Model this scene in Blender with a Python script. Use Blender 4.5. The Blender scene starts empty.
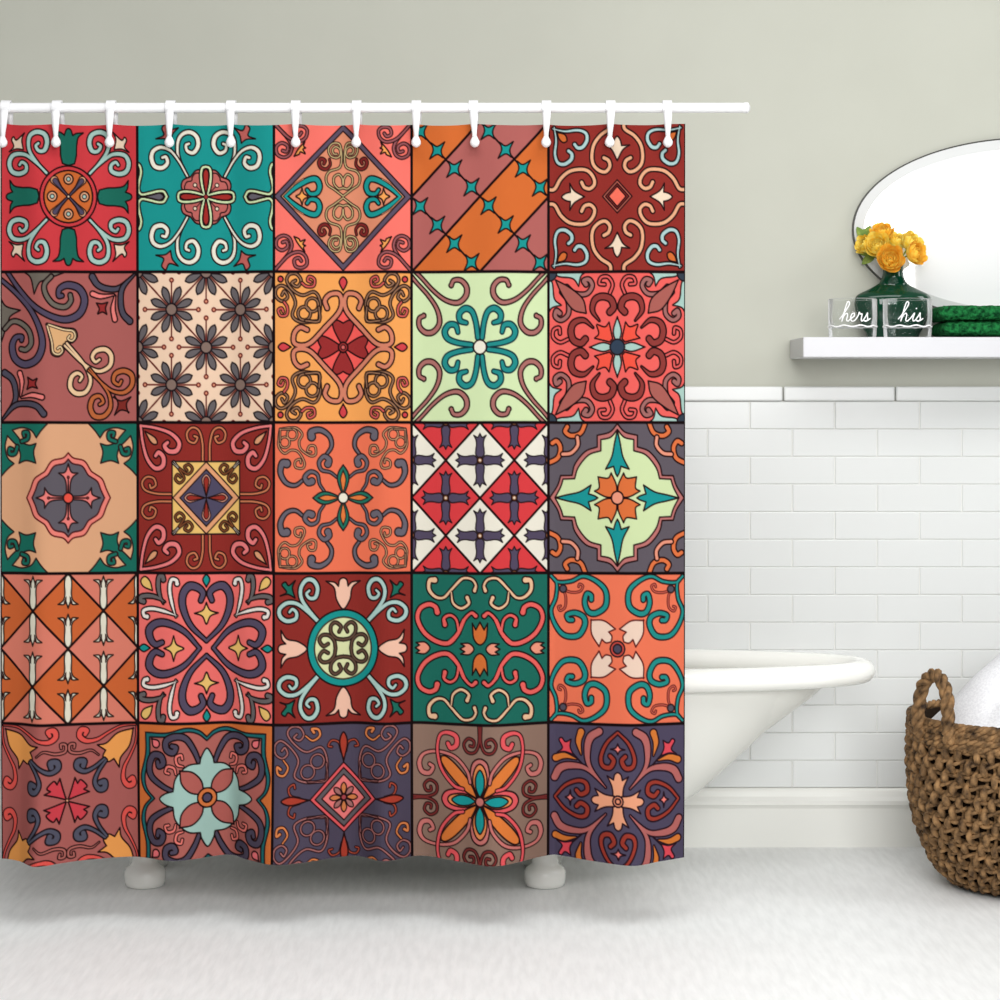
import bpy, bmesh, math, random
import numpy as np
from mathutils import Vector, Matrix, noise

WALLC = (188, 189, 177)
TILEC = (222, 224, 222)
FLOORC = (231, 232, 231)
WORLD = .46
HORIZ = .05
PRINT = .69
LIGHTS = [('key_light', (1.0, .2, 2.4), (.1, 6.0, .6), (3.0, 2.0), 205),
          ('side_light', (4.6, 4.8, 3.3), (1.2, 6.3, .6), (1.2, 1.6), 44),
          ('overhead_light', (.5, 3.6, 3.6), (.4, 4.7, 0), (3.4, 1.2), 70)]

def catmull3(pts, n=8):
    P = [Vector(p) for p in pts]; out = []; m = len(P)
    for i in range(m - 1):
        p1, p2 = P[i], P[i + 1]; p0 = P[i - 1] if i else p1 * 2 - p2; p3 = P[i + 2] if i + 2 < m else p2 * 2 - p1
        for k in range(n):
            t = k / n
            out.append(.5 * (2 * p1 + (p2 - p0) * t + (2 * p0 - 5 * p1 + 4 * p2 - p3) * t * t + (3 * p1 - p0 - 3 * p2 + p3) * t ** 3))
    out.append(P[-1]); return out

# ---------------------------------------------------------------- printed tile pattern of the curtain (computed per vertex)
def lin(c):
    c = np.asarray(c, float) / 255.0
    return np.where(c <= 0.04045, c / 12.92, ((c + 0.055) / 1.055) ** 2.4)

NTX, NTY = 200, 214          # samples in one printed tile
INK = (26, 11, 13)

def catmull(pts, closed=False, n=6):
    pts = [np.array(p[:2], float) for p in pts]
    if len(pts) < 3 and not closed:
        return [tuple(p) for p in pts]
    out = []
    m = len(pts)
    segs = m if closed else m - 1
    for i in range(segs):
        if closed:
            p0, p1, p2, p3 = pts[i - 1], pts[i], pts[(i + 1) % m], pts[(i + 2) % m]
        else:
            p1, p2 = pts[i], pts[i + 1]
            p0 = pts[i - 1] if i > 0 else 2 * p1 - p2
            p3 = pts[i + 2] if i + 2 < m else 2 * p2 - p1
        for k in range(n):
            t = k / n
            out.append(tuple(0.5 * ((2 * p1) + (p2 - p0) * t + (2 * p0 - 5 * p1 + 4 * p2 - p3) * t * t + (3 * p1 - p0 - 3 * p2 + p3) * t ** 3)))
    if not closed:
        out.append(tuple(pts[-1]))
    return out

def rgb(c): return np.asarray(c, float)

class Tile:
    def __init__(s, bg, cx=455, cy=500, diag=True, quad=True, ink=INK):
        s.cx, s.cy, s.diag, s.quad, s.ink = cx, cy, diag, quad, ink
        nx, ny = (NTX // 2, NTY // 2) if quad else (NTX, NTY)
        s.X = (np.arange(nx) + 0.5) / NTX * 200 - 100
        s.Y = (np.arange(ny) + 0.5) / NTY * 200 - 100
        s.img = np.empty((ny, nx, 3)); s.img[:] = rgb(bg)
    def U(s, p):
        return ((p[0] - s.cx) / 4.46, (p[1] - s.cy) / 4.91) + tuple(p[2:])
    def window(s, pts, pad):
        a = np.array([p[:2] for p in pts])
        x0, y0 = a.min(0) - pad; x1, y1 = a.max(0) + pad
        i0, i1 = np.searchsorted(s.X, [x0, x1]); j0, j1 = np.searchsorted(s.Y, [y0, y1])
        if i1 <= i0 or j1 <= j0: return None
        gx, gy = np.meshgrid(s.X[i0:i1], s.Y[j0:j1])
        return slice(j0, j1), slice(i0, i1), gx, gy
    def blend(s, w, cov, col):
        cov = cov[..., None]
        s.img[w[0], w[1]] = s.img[w[0], w[1]] * (1 - cov) + rgb(col) * cov
    @staticmethod
    def dist(gx, gy, pts, rad=None):
        """distance to a polyline; with rad, distance minus the local radius"""
        d = np.full(gx.shape, 1e9)
        for i in range(len(pts) - 1):
            ax, ay = pts[i]; bx, by = pts[i + 1]
            dx, dy = bx - ax, by - ay
            L = dx * dx + dy * dy
            t = np.clip(((gx - ax) * dx + (gy - ay) * dy) / L, 0, 1) if L > 1e-12 else np.zeros(gx.shape)
            e = np.hypot(gx - ax - t * dx, gy - ay - t * dy)
            if rad is not None: e = e - (rad[i] + (rad[i + 1] - rad[i]) * t)
            d = np.minimum(d, e)
        return d
    @staticmethod
    def inside(gx, gy, pts):
        r = np.zeros(gx.shape, bool)
        for i in range(len(pts)):
            ax, ay = pts[i - 1]; bx, by = pts[i]
            if ay == by: continue
            c = ((ay > gy) != (by > gy)) & (gx < (bx - ax) * (gy - ay) / (by - ay) + ax)
            r ^= c
        return r
    def copies(s, pts, d):
        d = s.diag if d is None else d
        return [pts, [(p[1], p[0]) + tuple(p[2:]) for p in pts]] if d else [pts]
    # open stroke: coloured ribbon with an ink outline
    def s(s, pts, w, col, ow=9.5, d=None, ball=0, ink=None, unit=False):
        ink = ink or s.ink
        U = pts if unit else [s.U(p) for p in pts]
        jobs = []
        for c in s.copies(U, d):
            P = catmull(c)
            ws = np.atleast_1d(np.array(w, float))
            R = np.interp(np.linspace(0, 1, len(P)), np.linspace(0, 1, len(ws)) if len(ws) > 1 else [0], ws) * 0.107
            if ball: R[-1] = max(R[-1], ball * .214)
            win = s.window(P, R.max() + ow * .214 + 1.5)
            if win: jobs.append((win, s.dist(win[2], win[3], P, R)))
        if ow:
            for win, e in jobs: s.blend(win, np.clip(ow * .214 - e + .5, 0, 1), ink)
        if col is not None:
            for win, e in jobs: s.blend(win, np.clip(-e + .5, 0, 1), col)
    # closed fill; third entry of a point marks a sharp corner; mir: 'x','y','d','xy'
    def f(s, pts, col, ow=9.5, d=None, mir=None, ink=None, unit=False):
        ink = ink or s.ink
        U = [tuple(p) for p in pts] if unit else [s.U(p) for p in pts]
        if mir == 'x': U = U + [(-p[0],) + tuple(p[1:]) for p in reversed(U)]
        elif mir == 'y': U = U + [(p[0], -p[1]) + tuple(p[2:]) for p in reversed(U)]
        elif mir == 'd': U = U + [(p[1], p[0]) + tuple(p[2:]) for p in reversed(U)]
        elif mir == 'xy':
            U = U + [(p[0], -p[1]) + tuple(p[2:]) for p in reversed(U)]
            U = U + [(-p[0],) + tuple(p[1:]) for p in reversed(U)]
        V = []
        for p in U:
            if V and abs(V[-1][0] - p[0]) + abs(V[-1][1] - p[1]) < 1e-6: continue
            V.append(p)
        if abs(V[0][0] - V[-1][0]) + abs(V[0][1] - V[-1][1]) < 1e-6: V.pop()
        sharp = [i for i, p in enumerate(V) if len(p) > 2]
        for c in s.copies(V, d if mir != 'd' else False):
            if not sharp: P = catmull(c, True)
            else:
                c = c[sharp[0]:] + c[:sharp[0]]
                P, run = [], [c[0]]
                for p in c[1:] + [c[0]]:
                    run.append(p)
                    if len(p) > 2:
                        P += catmull(run)[:-1]; run = [p]
            P = [tuple(p[:2]) for p in P]
            win = s.window(P, ow * .107 + 1.5)
            if not win: continue
            dd = s.dist(win[2], win[3], P + [P[0]])
            sd = np.where(s.inside(win[2], win[3], P), -dd, dd)
            if ow: s.blend(win, np.clip(ow * .107 - sd + .5, 0, 1), ink)
            if col is not None: s.blend(win, np.clip(-ow * .107 - sd + .5, 0, 1), col)
            elif ow: pass
    def c(s, px, py, r, col, ow=9.5, d=None, ink=None):
        x, y = s.U((px, py)); r = r / 4.46
        s.f([(x + r * math.cos(a * math.pi / 6), y + r * math.sin(a * math.pi / 6)) for a in range(12)], col, ow, d, None, ink, True)
    def ring(s, px, py, r, w, col, ow=5, d=None, ink=None):
        x, y = s.U((px, py)); r = r / 4.46
        s.s([(x + r * math.cos(a * math.pi / 6), y + r * math.sin(a * math.pi / 6)) for a in range(13)], w, col, ow, d, 0, ink, True)
    def dia(s, hx, hy, col, ow=8):
        s.f([(s.cx, s.cy - hy, 1), (s.cx - hx, s.cy, 1), (s.cx, s.cy + hy, 1), (s.cx + hx, s.cy, 1)], col, ow, False)
    def done(s):
        im = s.img
        if s.quad:
            im = np.concatenate([im, im[:, ::-1]], 1); im = np.concatenate([im, im[::-1]], 0)
        X = np.abs((np.arange(NTX) + .5) / NTX * 200 - 100); Y = np.abs((np.arange(NTY) + .5) / NTY * 200 - 100)
        e = np.maximum(X[None, :], Y[:, None])
        k = np.clip(e - 98.0 + .5, 0, 1)[..., None]
        return im * (1 - k) + rgb((24, 12, 14)) * k

RED=(207,62,68); CREAM=(236,212,186); AQUA=(168,200,190); GREEN=(30,106,90); ORANGE=(207,106,50); TEAL=(28,146,141)
ROSE=(174,97,92); CORAL=(243,116,104); SALMON=(236,116,84); RUST=(142,46,38); PURPLE=(84,74,96); GRAY=(101,96,104)
MINT=(208,226,176); PEACH=(228,168,130); AMBER=(242,162,86); GOLD=(236,194,112); PINK=(240,130,124); BLACK=(30,20,24); DKRED=(150,46,46)
IVORY=(236,230,212)

def tiles():
    G = [[None] * 5 for _ in range(5)]
    # row 0
    t = Tile(RED, 452, 502)
    t.s([(312,352),(250,275),(207,210),(196,150),(208,98),(252,74),(300,92),(316,145),(300,198),(265,202),(246,170),(262,152)], [10,20,24,28,28,26,20,16], AQUA)
    t.f([(452,296),(412,285,1),(400,230),(398,170),(388,112),(355,78,1),(398,82),(424,98,1),(436,62),(452,52)], GREEN, mir='x')
    t.f([(62,208,1),(92,172),(78,130),(92,108),(112,128),(168,80,1),(150,125),(160,192,1),(110,188)], CREAM, d=False)
    t.c(452,502,182,RED); t.c(452,502,155,ORANGE)
    t.s([(452,502),(400,445),(362,396)], [6,16,44], PEACH, 7, d=False)
    t.s([(452,502),(402,447),(366,400)], [6,10,28], PURPLE, 5, d=False)
    t.c(452,388,30,PEACH); t.c(452,388,13,AQUA,6); t.c(452,502,9,CREAM,6)
    G[0][0] = t
    t = Tile(TEAL, 465, 497, diag=False)
    t.f([(140,114,1),(190,92),(178,44),(205,19),(228,59),(285,44,1),(248,88),(236,144,1),(200,118)], (190,98,92))
    t.s([(345,362),(300,275),(280,200),(287,122),(322,78),(370,70),(408,102),(415,160),(385,206),(345,195),(336,158),(356,146)], [10,14,20,24,26,24,18,14], IVORY)
    t.s([(345,362),(292,268),(235,198),(172,172),(124,195),(112,245),(132,296),(180,308),(214,278),(205,238),(182,240)], [10,14,22,26,26,22,16], IVORY)
    t.s([(5,280),(32,288),(44,335),(32,395),(26,450),(48,482),(100,474),(150,462),(190,464),(212,500)], 13, MINT)
    t.f([(30,500,1),(110,486),(165,474),(192,500),(165,520),(110,508)], GRAY); t.f([(-20,300),(20,320),(18,400),(8,450)], (70,60,66))
    t.f([(465,497,1),(465,318,1),(405,322),(365,366,1),(318,388),(305,430),(318,470),(312,497,1)], (188,100,94))
    t.s([(440,342),(400,342),(378,368),(372,392),(340,402),(326,440),(340,470)], 0, None, 4)
    t.s([(396,420),(440,470)], 0, None, 3); t.c(395,420,12,CREAM,6)
    t.s([(458,485),(440,420),(434,350),(442,308),(465,298)], 13, MINT, d=True)
    t.f([(465,495,1),(452,420),(446,345),(465,312)], (160,44,40), mir='x', d=True)
    t.c(465,497,14,DKRED,5)
    G[0][1] = t
    t = Tile(CORAL, 455, 500, diag=False)
    for _ in (0,):
        t.s([(15,20),(80,95),(122,165),(112,222),(72,244),(30,222),(26,172),(60,148),(96,170),(90,205),(65,200)], 13, (150,84,88), 7)
        t.s([(15,20),(100,112),(168,138),(212,112),(222,62),(192,36),(150,44),(140,85),(168,100),(185,80)], 13, (150,84,88), 7)
    t.f([(138,238,1),(165,190),(208,138,1),(200,168),(212,180),(195,190),(210,218),(180,208),(170,224)], AMBER)
    t.dia(446,482,(92,78,96)); t.dia(402,436,(218,138,106))
    t.s([(415,218),(395,215),(388,188),(408,168),(434,185),(436,225),(412,243),(374,228),(362,182),(390,146),(430,150),(444,200),(444,270),(428,310),(370,332),(346,372),(356,420),(400,452),(455,495)], 8, (196,172,122), 6)
    t.s([(455,440),(425,446),(396,412),(398,370),(428,352),(450,380),(455,420)], 8, (196,172,122), 6)
    t.s([(368,252),(372,290),(345,318),(312,308),(300,275),(315,250),(338,262),(332,282)], [8,16,18,14], (120,38,36), 6)
    t.s([(82,500),(150,440),(230,392),(282,386),(304,430),(288,474),(246,482),(222,456)], [14,26,30,28,22,16], TEAL)
    t.s([(62,500),(140,422),(200,384)], 4, PEACH, 3)
    t.f([(150,500),(176,482),(190,446,1),(200,480),(228,500)], AMBER, mir='y')
    G[0][2] = t
    t = Tile(ORANGE, 455, 500, diag=False, quad=False)
    gx, gy = np.meshgrid(t.X, t.Y); a = np.floor((gx + gy) / 100).astype(int) % 2
    t.img[a == 1] = rgb(ROSE)
    for k in (-100, 0, 100):
        t.s([(k - 105, 105), (k + 105, -105)], 0, None, 8, unit=True)
        t.s([(k - 105, -105), (k + 105, 105)], 0, None, 6, unit=True)
        for i in range(-8, 9):
            u = 12.5 + 25 * i; v = u - k
            if abs(u) < 112 and abs(v) < 112:
                t.f([(u + 11, v - 11.5, 1), (u + 6, v), (u + 8.5, v + 10, 1), (u, v + 5.5), (u - 11, v + 11.5, 1), (u - 6, v), (u - 8.5, v - 10, 1), (u, v - 5.5)], TEAL, unit=True)
    G[0][3] = t
    t = Tile((140,46,40), 448, 502)
    t.s([(30,52),(110,66),(190,58),(242,78),(252,125),(225,172),(192,178),(172,155)], [6,14,18,22,22,18], (170,200,198), ball=10)
    t.f([(58,75,1),(108,88),(122,128),(98,142),(72,118)], ORANGE, d=False)
    t.s([(405,5),(400,55),(340,98),(297,158),(284,230),(293,290),(330,330),(372,340),(400,308),(392,268),(362,248)], 21, PEACH)
    t.f([(448,106),(428,132),(420,168,1),(368,163,1),(412,196),(448,268,1)], CREAM, mir='x')
    t.dia(95,108,(190,100,84)); t.dia(76,86,(120,36,34)); t.dia(56,66,(240,110,90))
    G[0][4] = t
    # row 1
    t = Tile(ROSE, 453, 500, quad=False)
    t.f([(165,10,1),(212,52),(235,155,1),(268,84),(310,62),(440,8,1),(300,-10)], (112,104,94))
    t.s([(345,40),(302,95),(312,160),(360,222),(430,238),(468,200),(465,160)], [20,26,26,22], (112,104,94))
    t.s([(48,5),(130,120),(230,230),(340,298),(440,320),(525,280),(556,192),(522,118),(450,95),(398,120),(392,165),(412,165)], [18,24,30,38,38,36,24,22], PURPLE)
    t.f([(318,345,1),(420,372),(492,382),(510,430),(480,470),(442,470)], (226,176,124), mir='d')
    t.s([(330,355),(420,385),(482,395),(496,432),(476,458),(450,445),(462,425)], 10, (236,206,160), 5)
    t.s([(430,490),(530,590),(600,640),(660,655),(718,620),(726,555),(690,514),(632,522),(606,562),(625,595),(652,580)], [14,16,22,28,26,20,14], (238,200,158))
    t.s([(580,650),(680,745),(740,788),(810,795),(860,750),(860,684),(810,654),(755,672),(742,720),(775,745),(792,720)], [8,14,24,28,26,18,14], (188,102,58))
    t.f([(740,826,1),(790,850),(855,825,1),(826,870),(836,925)], (128,44,38), mir='d')
    t.s([(606,40),(640,92),(700,118),(780,112),(880,25)], [34,30,28,24,4], (78,74,88))
    t.s([(848,330),(803,280),(788,200),(802,110),(880,25)], [34,30,28,24,4], (78,74,88))
    t.s([(608,152),(660,168),(745,158)], [26,22,2], PINK); t.s([(750,318),(738,245),(752,165)], [26,22,2], PINK)
    t.f([(640,282),(650,250),(632,212,1),(668,216),(704,206,1),(690,245),(698,285,1),(670,270)], DKRED)
    G[1][0] = t
    t = Tile((242,208,180), 460, 500, diag=False)
    for u, v in ((0,0),(-50,-50),(-100,0),(0,-100),(-100,-100),(0,50),(50,0),(50,-50),(-50,50)):
        for a in range(4):
            c_, s_ = math.cos(a * math.pi / 2), math.sin(a * math.pi / 2)
            t.s([(u + 6 * c_, v + 6 * s_), (u + 37 * c_, v + 37 * s_)], 0, None, 5, ink=(104,40,34), unit=True)
            x, y = u + 39 * c_, v + 39 * s_
            t.f([(x + 2.6 * math.cos(b * math.pi / 4), y + 2.6 * math.sin(b * math.pi / 4)) for b in range(8)], (222,150,120), 9, ink=(104,30,28), unit=True)
            c_, s_ = math.cos((a + .5) * math.pi / 2), math.sin((a + .5) * math.pi / 2)
            t.s([(u, v), (u + 40 * c_, v + 40 * s_)], 0, None, 5, ink=(104,40,34), unit=True)
    for u, v in ((0,0),(-50,-50),(-100,0),(0,-100),(-100,-100)):
        for a in range(8):
            c_, s_ = math.cos((a + .5) * math.pi / 4), math.sin((a + .5) * math.pi / 4)
            t.f([(u + r * c_ - h * s_, v + r * s_ + h * c_) + q for r, h, q in ((7,0,()),(13,3.0,()),(21,5.0,()),(28,3.9,()),(32.5,0,(1,)),(28,-3.9,()),(21,-5.0,()),(13,-3.0,()))], (104,98,100), 9, ink=BLACK, unit=True)
        t.f([(u + 8 * math.cos(b * math.pi / 4), v + 8 * math.sin(b * math.pi / 4)) for b in range(8)], (132,110,100), 10, ink=BLACK, unit=True)
    G[1][1] = t
    t = Tile((241,162,88), 455, 500)
    t.dia(240,262,(236,90,84))
    t.f([(455,500,1),(402,400),(388,345),(405,325),(425,325),(455,342,1)], DKRED, mir='x')
    t.s([(352,245),(338,195),(372,155),(428,152),(446,205),(425,275),(339,372)], 24, (208,126,100))
    t.c(455,500,30,DKRED); t.c(455,500,14,(214,100,96),6)
    t.f([(455,132,1),(430,75),(455,40)], (206,66,72), mir='x')
    kn = (150,110,84)
    t.s([(300,328),(306,200),(268,140),(195,162),(132,130),(92,70),(110,26),(155,24),(184,66),(160,106),(125,84),(148,66)], 10, kn, 8, ink=(30,16,14))
    t.ring(256,224,40,9,kn,8,ink=(30,16,14)); t.s([(215,328),(300,328),(300,240)], 9, kn, 8, ink=(30,16,14), d=False)
    t.s([(190,82),(220,104),(264,100),(270,58),(238,40),(226,64),(246,76)], 12, (206,90,84), 7)
    t.c(52,58,17,(206,66,72),d=False)
    G[1][2] = t
    t = Tile(MINT, 457, 502, ink=(32,12,14))
    t.s([(20,-5),(75,48),(150,130),(232,194),(312,212),(364,170),(370,112),(335,68),(288,66),(270,98)], [14,14,16,22,26,24,20,18], (168,108,102), ball=11)
    t.s([(443,440),(430,340),(405,270),(362,250),(324,282),(328,328),(368,344)], [22,24,26,30,28,26,18], (36,138,134), ink=(18,48,56))
    t.c(457,502,42,IVORY, ink=BLACK)
    G[1][3] = t
    t = Tile((234,98,92), 448, 500)
    t.s([(400,150),(418,92),(390,44),(345,46),(332,85),(366,92)], 13, (224,92,90))
    t.s([(332,328),(288,262),(302,194),(350,170),(405,188),(424,240),(400,272)], [2,22,32,34,34,34,34], (140,58,54))
    t.f([(30,10,1),(240,12,1),(212,38),(198,102,1),(160,52),(70,38)], AQUA)
    t.s([(120,105),(170,148),(248,152),(286,102),(266,60),(232,66),(246,90)], [22,22,22,24,26], (160,104,100))
    t.f([(50,60,1),(140,110),(225,185),(248,278,1)], (168,94,86), mir='d')
    t.c(8,15,48,(52,62,74),d=False,ink=BLACK)
    t.f([(448,490,1),(422,400),(448,302,1)], AQUA, mir='x')
    t.f([(418,446,1),(405,385),(395,338,1),(368,368),(318,352,1)], (238,84,66), mir='d')
    t.c(448,500,46,(50,64,82), ink=BLACK)
    G[1][4] = t
    # row 2
    t = Tile((226,170,130), 452, 507, ink=(40,24,26))
    t.f([(-10,-10,1),(335,10,1),(285,65),(250,115,1),(215,68),(150,50),(85,66,1),(130,120),(140,145,1),(200,164),(248,153,1),(232,210),(246,280,1)], (28,108,92), mir='d')
    t.s([(150,140),(190,122),(192,84),(162,82),(165,104)], [18,18,16,14], (28,108,92))
    og = [(452,213,1),(420,246),(350,266),(308,330),(282,350,1),(236,385),(210,450),(184,507,1)]
    t.f(og, (240,132,120), mir='xy', d=False, ink=(96,26,26))
    t.f([(452 + (x - 452) * .86, 507 + (y - 507) * .86) + tuple(r) for x, y, *r in og], (98,92,100), mir='xy', d=False, ink=(70,24,28))
    t.f([(442,470,1),(438,410),(424,372),(392,345,1),(432,338),(452,284,1)], PINK, mir='x')
    t.s([(452,375),(452,470)], 0, None, 5); t.c(452,372,7,DKRED,6)
    t.c(452,507,30,(238,84,68))
    G[2][0] = t
    t = Tile((142,46,40), 460, 505)
    t.s([(34,36),(130,50),(230,84),(286,142),(272,196),(222,202),(192,168),(212,145)], [14,18,24,28,26,20], (236,126,126), ball=10)
    t.f([(62,72,1),(128,112),(144,150),(122,158),(95,135)], (220,156,116), d=False)
    t.s([(438,262),(436,150),(415,68),(372,46),(338,80),(346,130),(385,146),(404,112),(384,102)], 12, (204,122,84), 7)
    t.f([(242,268,1),(678,268,1),(678,745,1),(242,745,1)], (236,192,112), d=False, ink=BLACK)
    t.s([(245,275),(300,322),(345,350),(372,318),(350,288),(322,302),(338,325)], 10, (120,70,40), 6)
    t.s([(246,278),(280,310)], 3, IVORY, 6)
    t.dia(214,236,(226,160,116)); t.dia(168,186,(80,74,98))
    t.f([(460,500,1),(444,440),(432,385),(460,350)], (210,150,130), mir='x', ow=6)
    t.f([(460,500,1),(450,440),(444,390),(460,366)], (150,48,38), mir='x', ow=6)
    G[2][1] = t
    t = Tile(SALMON, 453, 507, ink=(38,28,30))
    t.s([(250,108),(250,76),(306,64),(364,104),(378,170),(340,232)], [44,34,26,20,16,10], (104,98,108))
    t.s([(355,285),(362,258),(330,236),(298,275),(314,324),(370,340),(412,372)], [40,30,22,18,14,10,8], (104,98,108), 8)
    tn = (206,150,110)
    t.s([(48,60),(95,52),(152,52),(190,92),(170,140),(182,190),(240,232),(276,222),(272,172),(238,168),(224,200),(246,208)], 7, tn, 6)
    t.ring(78,146,32,6,tn,6); t.s([(48,140),(48,60)],5,tn,6)
    t.f([(453,500,1),(418,400),(422,342),(453,292,1)], (34,112,92), mir='x'); t.f([(453,482,1),(436,390),(453,328,1)], (224,122,62), mir='x', ow=7)
    t.c(453,507,32,IVORY)
    G[2][2] = t
    t = Tile((213,62,66), 455, 507, diag=False, ink=(32,12,14))
    gx, gy = np.meshgrid(t.X, t.Y)
    t.img[((np.floor((gx + gy) / 100) + np.floor((gx - gy) / 100)).astype(int) % 2) == 1] = rgb((234,228,212))
    for k in (-100, 0, 100):
        t.s([(k - 105, 105), (k + 105, -105)], 0, None, 7, unit=True); t.s([(k - 105, -105), (k + 105, 105)], 0, None, 7, unit=True)
    for u, v in ((0,-50),(-50,0),(-100,-50),(-50,-100)):
        arm = [(3,-4,1),(6.2,-8),(6,-14),(5.2,-20),(5.8,-27),(9,-33,1),(4,-30.5),(2.5,-31,1),(0,-35.5,1)]
        for a in range(4):
            c_, s_ = [(1,0),(0,1),(-1,0),(0,-1)][a]
            full = arm + [(-p[0],) + p[1:] for p in reversed(arm)]
            t.f([(u + p[0] * c_ - p[1] * s_, v + p[0] * s_ + p[1] * c_) + tuple(p[2:]) for p in full], (82,72,94), 8, ink=BLACK, unit=True)
        t.f([(u + 4 * math.cos(b * math.pi / 4), v + 4 * math.sin(b * math.pi / 4)) for b in range(8)], (120,76,48), 7, unit=True)
        t.f([(u + 1.8 * math.cos(b * math.pi / 4), v + 1.8 * math.sin(b * math.pi / 4)) for b in range(8)], CREAM, 0, unit=True)
    G[2][3] = t
    t = Tile((96,88,96), 448, 507, ink=(32,12,14))
    t.s([(245,8),(212,82),(152,102),(112,76),(124,44)], 24, (222,114,66), ball=10)
    t.s([(190,112),(192,165),(150,214),(95,222)], 20, (232,150,124), d=False)
    t.f([(448,24,1),(400,78),(318,100,1),(318,175,1),(240,205),(175,285),(155,360,1),(82,362,1),(60,430),(10,507,1)], (186,114,110), mir='xy', d=False)
    t.f([(448,62,1),(405,112),(342,128,1),(342,200,1),(262,228),(196,308),(172,382,1),(98,385,1),(80,440),(45,507,1)], (208,224,172), mir='xy', d=False)
    t.f([(448,65,1),(430,150),(412,240),(372,320,1),(424,302,1),(436,345),(448,368,1)], (28,146,146), mir='x')
    t.f([(442,500,1),(442,425),(408,345,1),(388,378),(330,372)], (218,112,60), mir='d')
    t.c(448,507,38,(232,150,124))
    G[2][4] = t
    # row 3
    t = Tile((222,128,108), 452, 500, diag=False)
    gx, gy = np.meshgrid(t.X, t.Y)
    t.img[((np.floor((gx + gy) / 100) + np.floor((gx - gy) / 100)).astype(int) % 2) == 1] = rgb((206,102,54))
    for k in (-100, 0, 100):
        t.s([(k - 105, 105), (k + 105, -105)], 0, None, 7, unit=True); t.s([(k - 105, -105), (k + 105, 105)], 0, None, 7, unit=True)
    for u, v in ((0,0),(-50,-50),(0,-100),(-100,0),(-100,-100),(-50,50)):
        for g in (1, -1):
            h = [(0,-2),(4,-6),(5,-14),(4.6,-28),(7,-36),(14,-41,1),(6,-41),(3.4,-36,1),(0,-46,1)]
            full = h + [(-p[0],) + p[1:] for p in reversed(h)]
            t.f([(u + p[0], v + g * p[1]) + tuple(p[2:]) for p in full], (232,226,206), 9, ink=(40,28,24), unit=True)
            for q in (-1, 1): t.s([(u + q * 2.6, v - g * 31), (u + q * 4.6, v - g * 39)], [1, 12], (60,34,30), 2, unit=True)
    G[3][0] = t
    t = Tile((240,114,108), 460, 497)
    t.s([(425,185),(438,135),(402,98),(350,92),(312,145),(312,230),(360,345),(460,450)], [24,30,38,44,40,36,26,14], (86,76,98), ball=8)
    t.f([(460,198,1),(438,248),(385,268,1),(435,288),(460,340)], GOLD, mir='x')
    t.f([(460,98,1),(438,50),(460,16)], TEAL, mir='x')
    t.s([(266,292),(240,200),(226,110),(238,50),(268,52),(274,74)], [2,18,20,20,20,24], (240,232,222), ball=13)
    t.s([(184,205),(160,150),(150,90),(156,34),(178,26),(184,48)], [2,18,24,24,24,26], (106,100,100), ball=14)
    t.f([(112,122,1),(52,96),(34,56),(62,30),(96,62)], GOLD, d=False)
    G[3][1] = t
    t = Tile((140,46,40), 455, 497)
    t.s([(290,315),(230,240),(188,170),(184,102),(218,50),(262,52),(290,100),(278,160),(242,168),(220,140),(238,118)], [22,22,24,26,24,20,14], (172,202,194))
    t.f([(52,152,1),(92,128),(62,82),(85,62),(106,85),(148,52,1),(130,100),(146,166,1),(100,142)], GREEN, d=False)
    t.f([(455,242),(412,180),(396,102),(345,58,1),(398,66),(424,92,1),(432,52),(455,38)], (242,192,168), mir='x')
    t.c(455,497,228,TEAL); t.c(455,497,184,(218,222,170), ink=(60,50,40))
    t.s([(428,390),(440,356),(405,328),(376,350),(378,396),(410,432),(455,442)], 12, (96,72,58), 8, ink=(40,26,22))
    G[3][2] = t
    t = Tile((30,104,90), 455, 498, diag=False)
    t.s([(160,52),(126,58),(124,118),(168,164),(222,164),(270,112),(338,42),(400,44),(428,82),(420,118)], [34,24,22,18,14,14,14,14,14,22], (232,188,150))
    t.s([(268,130),(280,200),(332,234),(382,204),(372,164)], [8,14,16,16,24], (232,188,150)); t.s([(222,164),(270,112),(338,42)], 12, (232,188,150), 0)
    t.s([(176,262),(164,228),(120,212),(64,242),(48,312),(92,398),(170,452),(250,462),(310,400),(350,312),(398,264),(428,282)], [34,26,26,26,26,26,24,20,16,24], (230,98,92))
    t.s([(318,395),(302,312),(262,280),(222,300),(226,342)], [14,15,16,18,28], (230,98,92)); t.s([(250,462),(310,400),(350,312)], 22, (230,98,92), 0)
    t.f([(455,470),(415,430),(405,330,1),(428,372,1),(455,322,1)], (212,112,54), mir='x')
    t.f([(416,498),(385,462),(330,464,1),(356,480,1),(325,498,1)], (234,150,124), mir='y')
    t.f([(128,498),(95,460),(38,464,1),(60,480,1),(32,498,1)], (234,150,124), mir='y')
    G[3][3] = t
    t = Tile((236,118,86), 448, 498, ink=(40,26,30))
    t.s([(20,25),(62,66),(150,60),(228,26),(312,58),(372,122),(372,218),(312,266),(262,258),(238,200),(250,142),(278,150),(280,178)], [10,14,16,24,28,28,26,22,24], (36,140,134))
    t.s([(105,118),(150,132),(205,126),(226,92),(205,78),(198,95)], 7, (206,96,80), 6, ink=(90,30,28)); t.c(98,110,22,(84,78,90),d=False)
    t.f([(276,312,1),(360,315),(435,368,1),(392,388,1),(412,415),(408,446)], (238,208,188), mir='d', ink=(90,26,26))
    t.c(448,498,46,(196,72,64)); t.c(448,498,27,(74,70,88))
    G[3][4] = t
    # row 4
    t = Tile((172,96,91), 452, 505, diag=False, ink=(32,12,14))
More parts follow.
